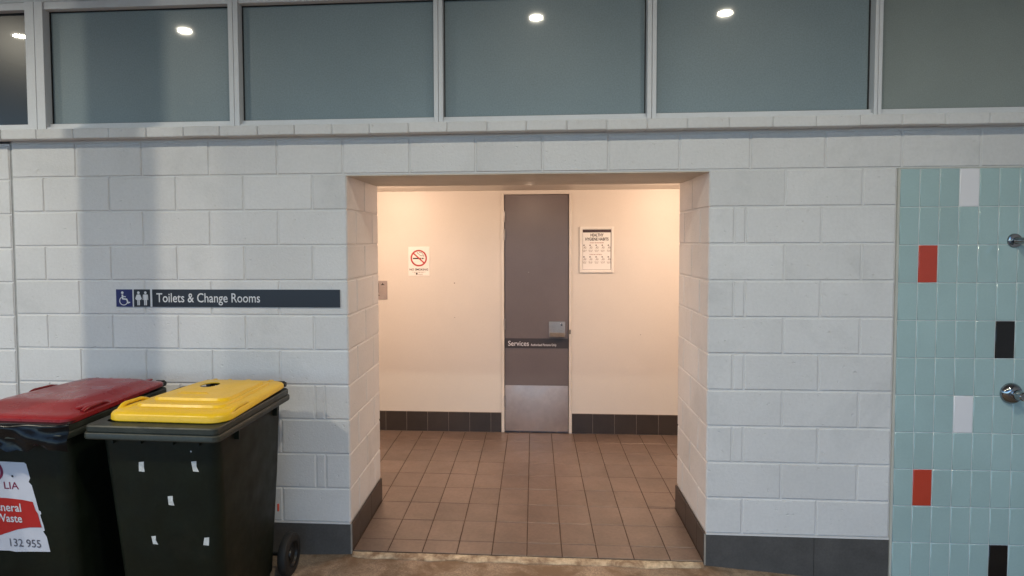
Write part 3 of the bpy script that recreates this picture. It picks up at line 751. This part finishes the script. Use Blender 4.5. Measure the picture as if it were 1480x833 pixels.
cm = MB(); cm.box(-8.5, 7.5, -8.0, -.001, 3.90, 4.05); cm.box(-8.5, 7.5, -.0005, .5, 3.921, 4.05)
for xx in (-5.2, -1.8, 1.9, 5.4): cm.box(xx-.1, xx+.1, -8.6, -.02, 3.74, 3.8995)
tag(cm.build('canopy_roof', ['canopy']), 'flat grey canopy roof over the pavement with recessed downlights', 'canopy')
cm = MB(); cm.box(-1.865, -1.655, -1.14, -.90, -.1, 3.739, 0, .012)
tag(cm.build('canopy_column', ['column']), 'square grey column just left of the red lidded bin', 'column')

cm = MB(); cm.box(4.81, 5.0, -4.6, -.03, -.3, 3.738, 0, .008)  # out-of-view wall, added to cut the sky light on the right
tag(cm.build('sky_blocker_wall', ['column']), 'plain grey wall added out of view to block sky light from the right', 'wall')

# ------------------------------------------------------------------ lamps
def downlight(loc, label, group, power, colr, dm, size=.115, spread=160, glow=0.0):
    t = thing('downlight', label, 'downlight', loc, group); x, y, z = loc
    q = MB(); q.lathe([(size*.52, -.012), (size*.58, -.014), (size*.62, -.010), (size*.64, 0)], 'z', 36, c=loc); q.build('trim', ['alu'], t)
    q = MB(); q.lathe([(0, -.004), (size*.52, -.004)], 'z', 36, c=loc); q.build('diffuser', [dm], t)
    ld = bpy.data.lights.new('lamp', 'AREA'); ld.shape = 'DISK'; ld.size = size; ld.energy = power; ld.color = colr; ld.spread = R(spread)
    lo_ = bpy.data.objects.new('lamp', ld); col.objects.link(lo_); lo_.parent = t; lo_.location = (0, 0, -.016)
    if glow:
        gd = bpy.data.lights.new('glow', 'POINT'); gd.energy = glow; gd.color = colr; gd.shadow_soft_size = .03
        go = bpy.data.objects.new('glow', gd); col.objects.link(go); go.parent = t; go.location = (0, 0, -.075)
WHITE = (1.0, .925, .745); WARM = (1.0, .69, .495)
for x, y, pw, lbl in ((-4.18, -2.74, 80, 'lit canopy downlight reflected in the dark far left window'), (-2.42, -2.72, 68, 'lit canopy downlight reflected in the second window from the left'),
                  (1.075, -2.63, 44, 'lit canopy downlight reflected above the doorway centre'), (2.825, -2.66, 42, 'lit canopy downlight reflected in the window left of the aqua tiles')):
    downlight((x, y, 3.90), lbl, 'canopy downlights', pw, WHITE, 'diffuser')
for x, y, pa, pg, lbl in ((-.28, 1.47, 6, 33, 'lit warm lobby downlight left of the doorway'), (2.36, 1.47, 6, 33, 'lit warm lobby downlight right of the doorway'),
                          (1.02, 1.00, 5, 7, 'unseen warm lobby lamp added to lighten the reveals')):  # the middle lamp is added, to even the lobby light and lift the reveals
    downlight((x, y, 2.238), lbl, 'lobby downlights', pa, WARM, 'diffuser_warm', .12, 150, pg)

# ------------------------------------------------------------------ sky
w = bpy.data.worlds.new('World'); sc.world = w; w.use_nodes = True
nt = w.node_tree; bg = nt.nodes['Background']; sky = nt.nodes.new('ShaderNodeTexSky'); sky.sky_type = 'NISHITA'
sky.sun_disc = False; sky.sun_elevation = R(25); sky.sun_rotation = R(20); sky.air_density = 1.0; sky.dust_density = .0; sky.ozone_density = 6
nt.links.new(sky.outputs[0], bg.inputs['Color']); bg.inputs['Strength'].default_value = .295

# ------------------------------------------------------------------ camera
cd = bpy.data.cameras.new('camera'); cam = bpy.data.objects.new('camera', cd); col.objects.link(cam)
cd.sensor_width = 36; cd.sensor_fit = 'HORIZONTAL'; cd.lens = 977.625/1480*36
cd.shift_x = (740-697.35)/1480; cd.shift_y = -(416.5-391.916)/1480
cd.clip_start = .05; cd.clip_end = 2000
yw, pt, rl = .0764156, -.0452239, .00401849
rot = Matrix.Rotation(yw, 3, 'Z') @ Matrix.Rotation(pt, 3, 'X') @ Matrix.Rotation(rl, 3, 'Y') @ Matrix.Rotation(math.pi/2, 3, 'X')
cam.matrix_world = Matrix.Translation((1.0546, -3.75886, 1.78426)) @ rot.to_4x4()
sc.camera = cam

sc.view_settings.view_transform = 'Standard'; sc.view_settings.look = 'None'; sc.view_settings.exposure = 0; sc.view_settings.gamma = 1
sc.cycles.use_denoising = True
sc.render.filter_size = 1.05
sc.cycles.max_bounces = 10; sc.cycles.diffuse_bounces = 5
sc.cycles.sample_clamp_indirect = 6
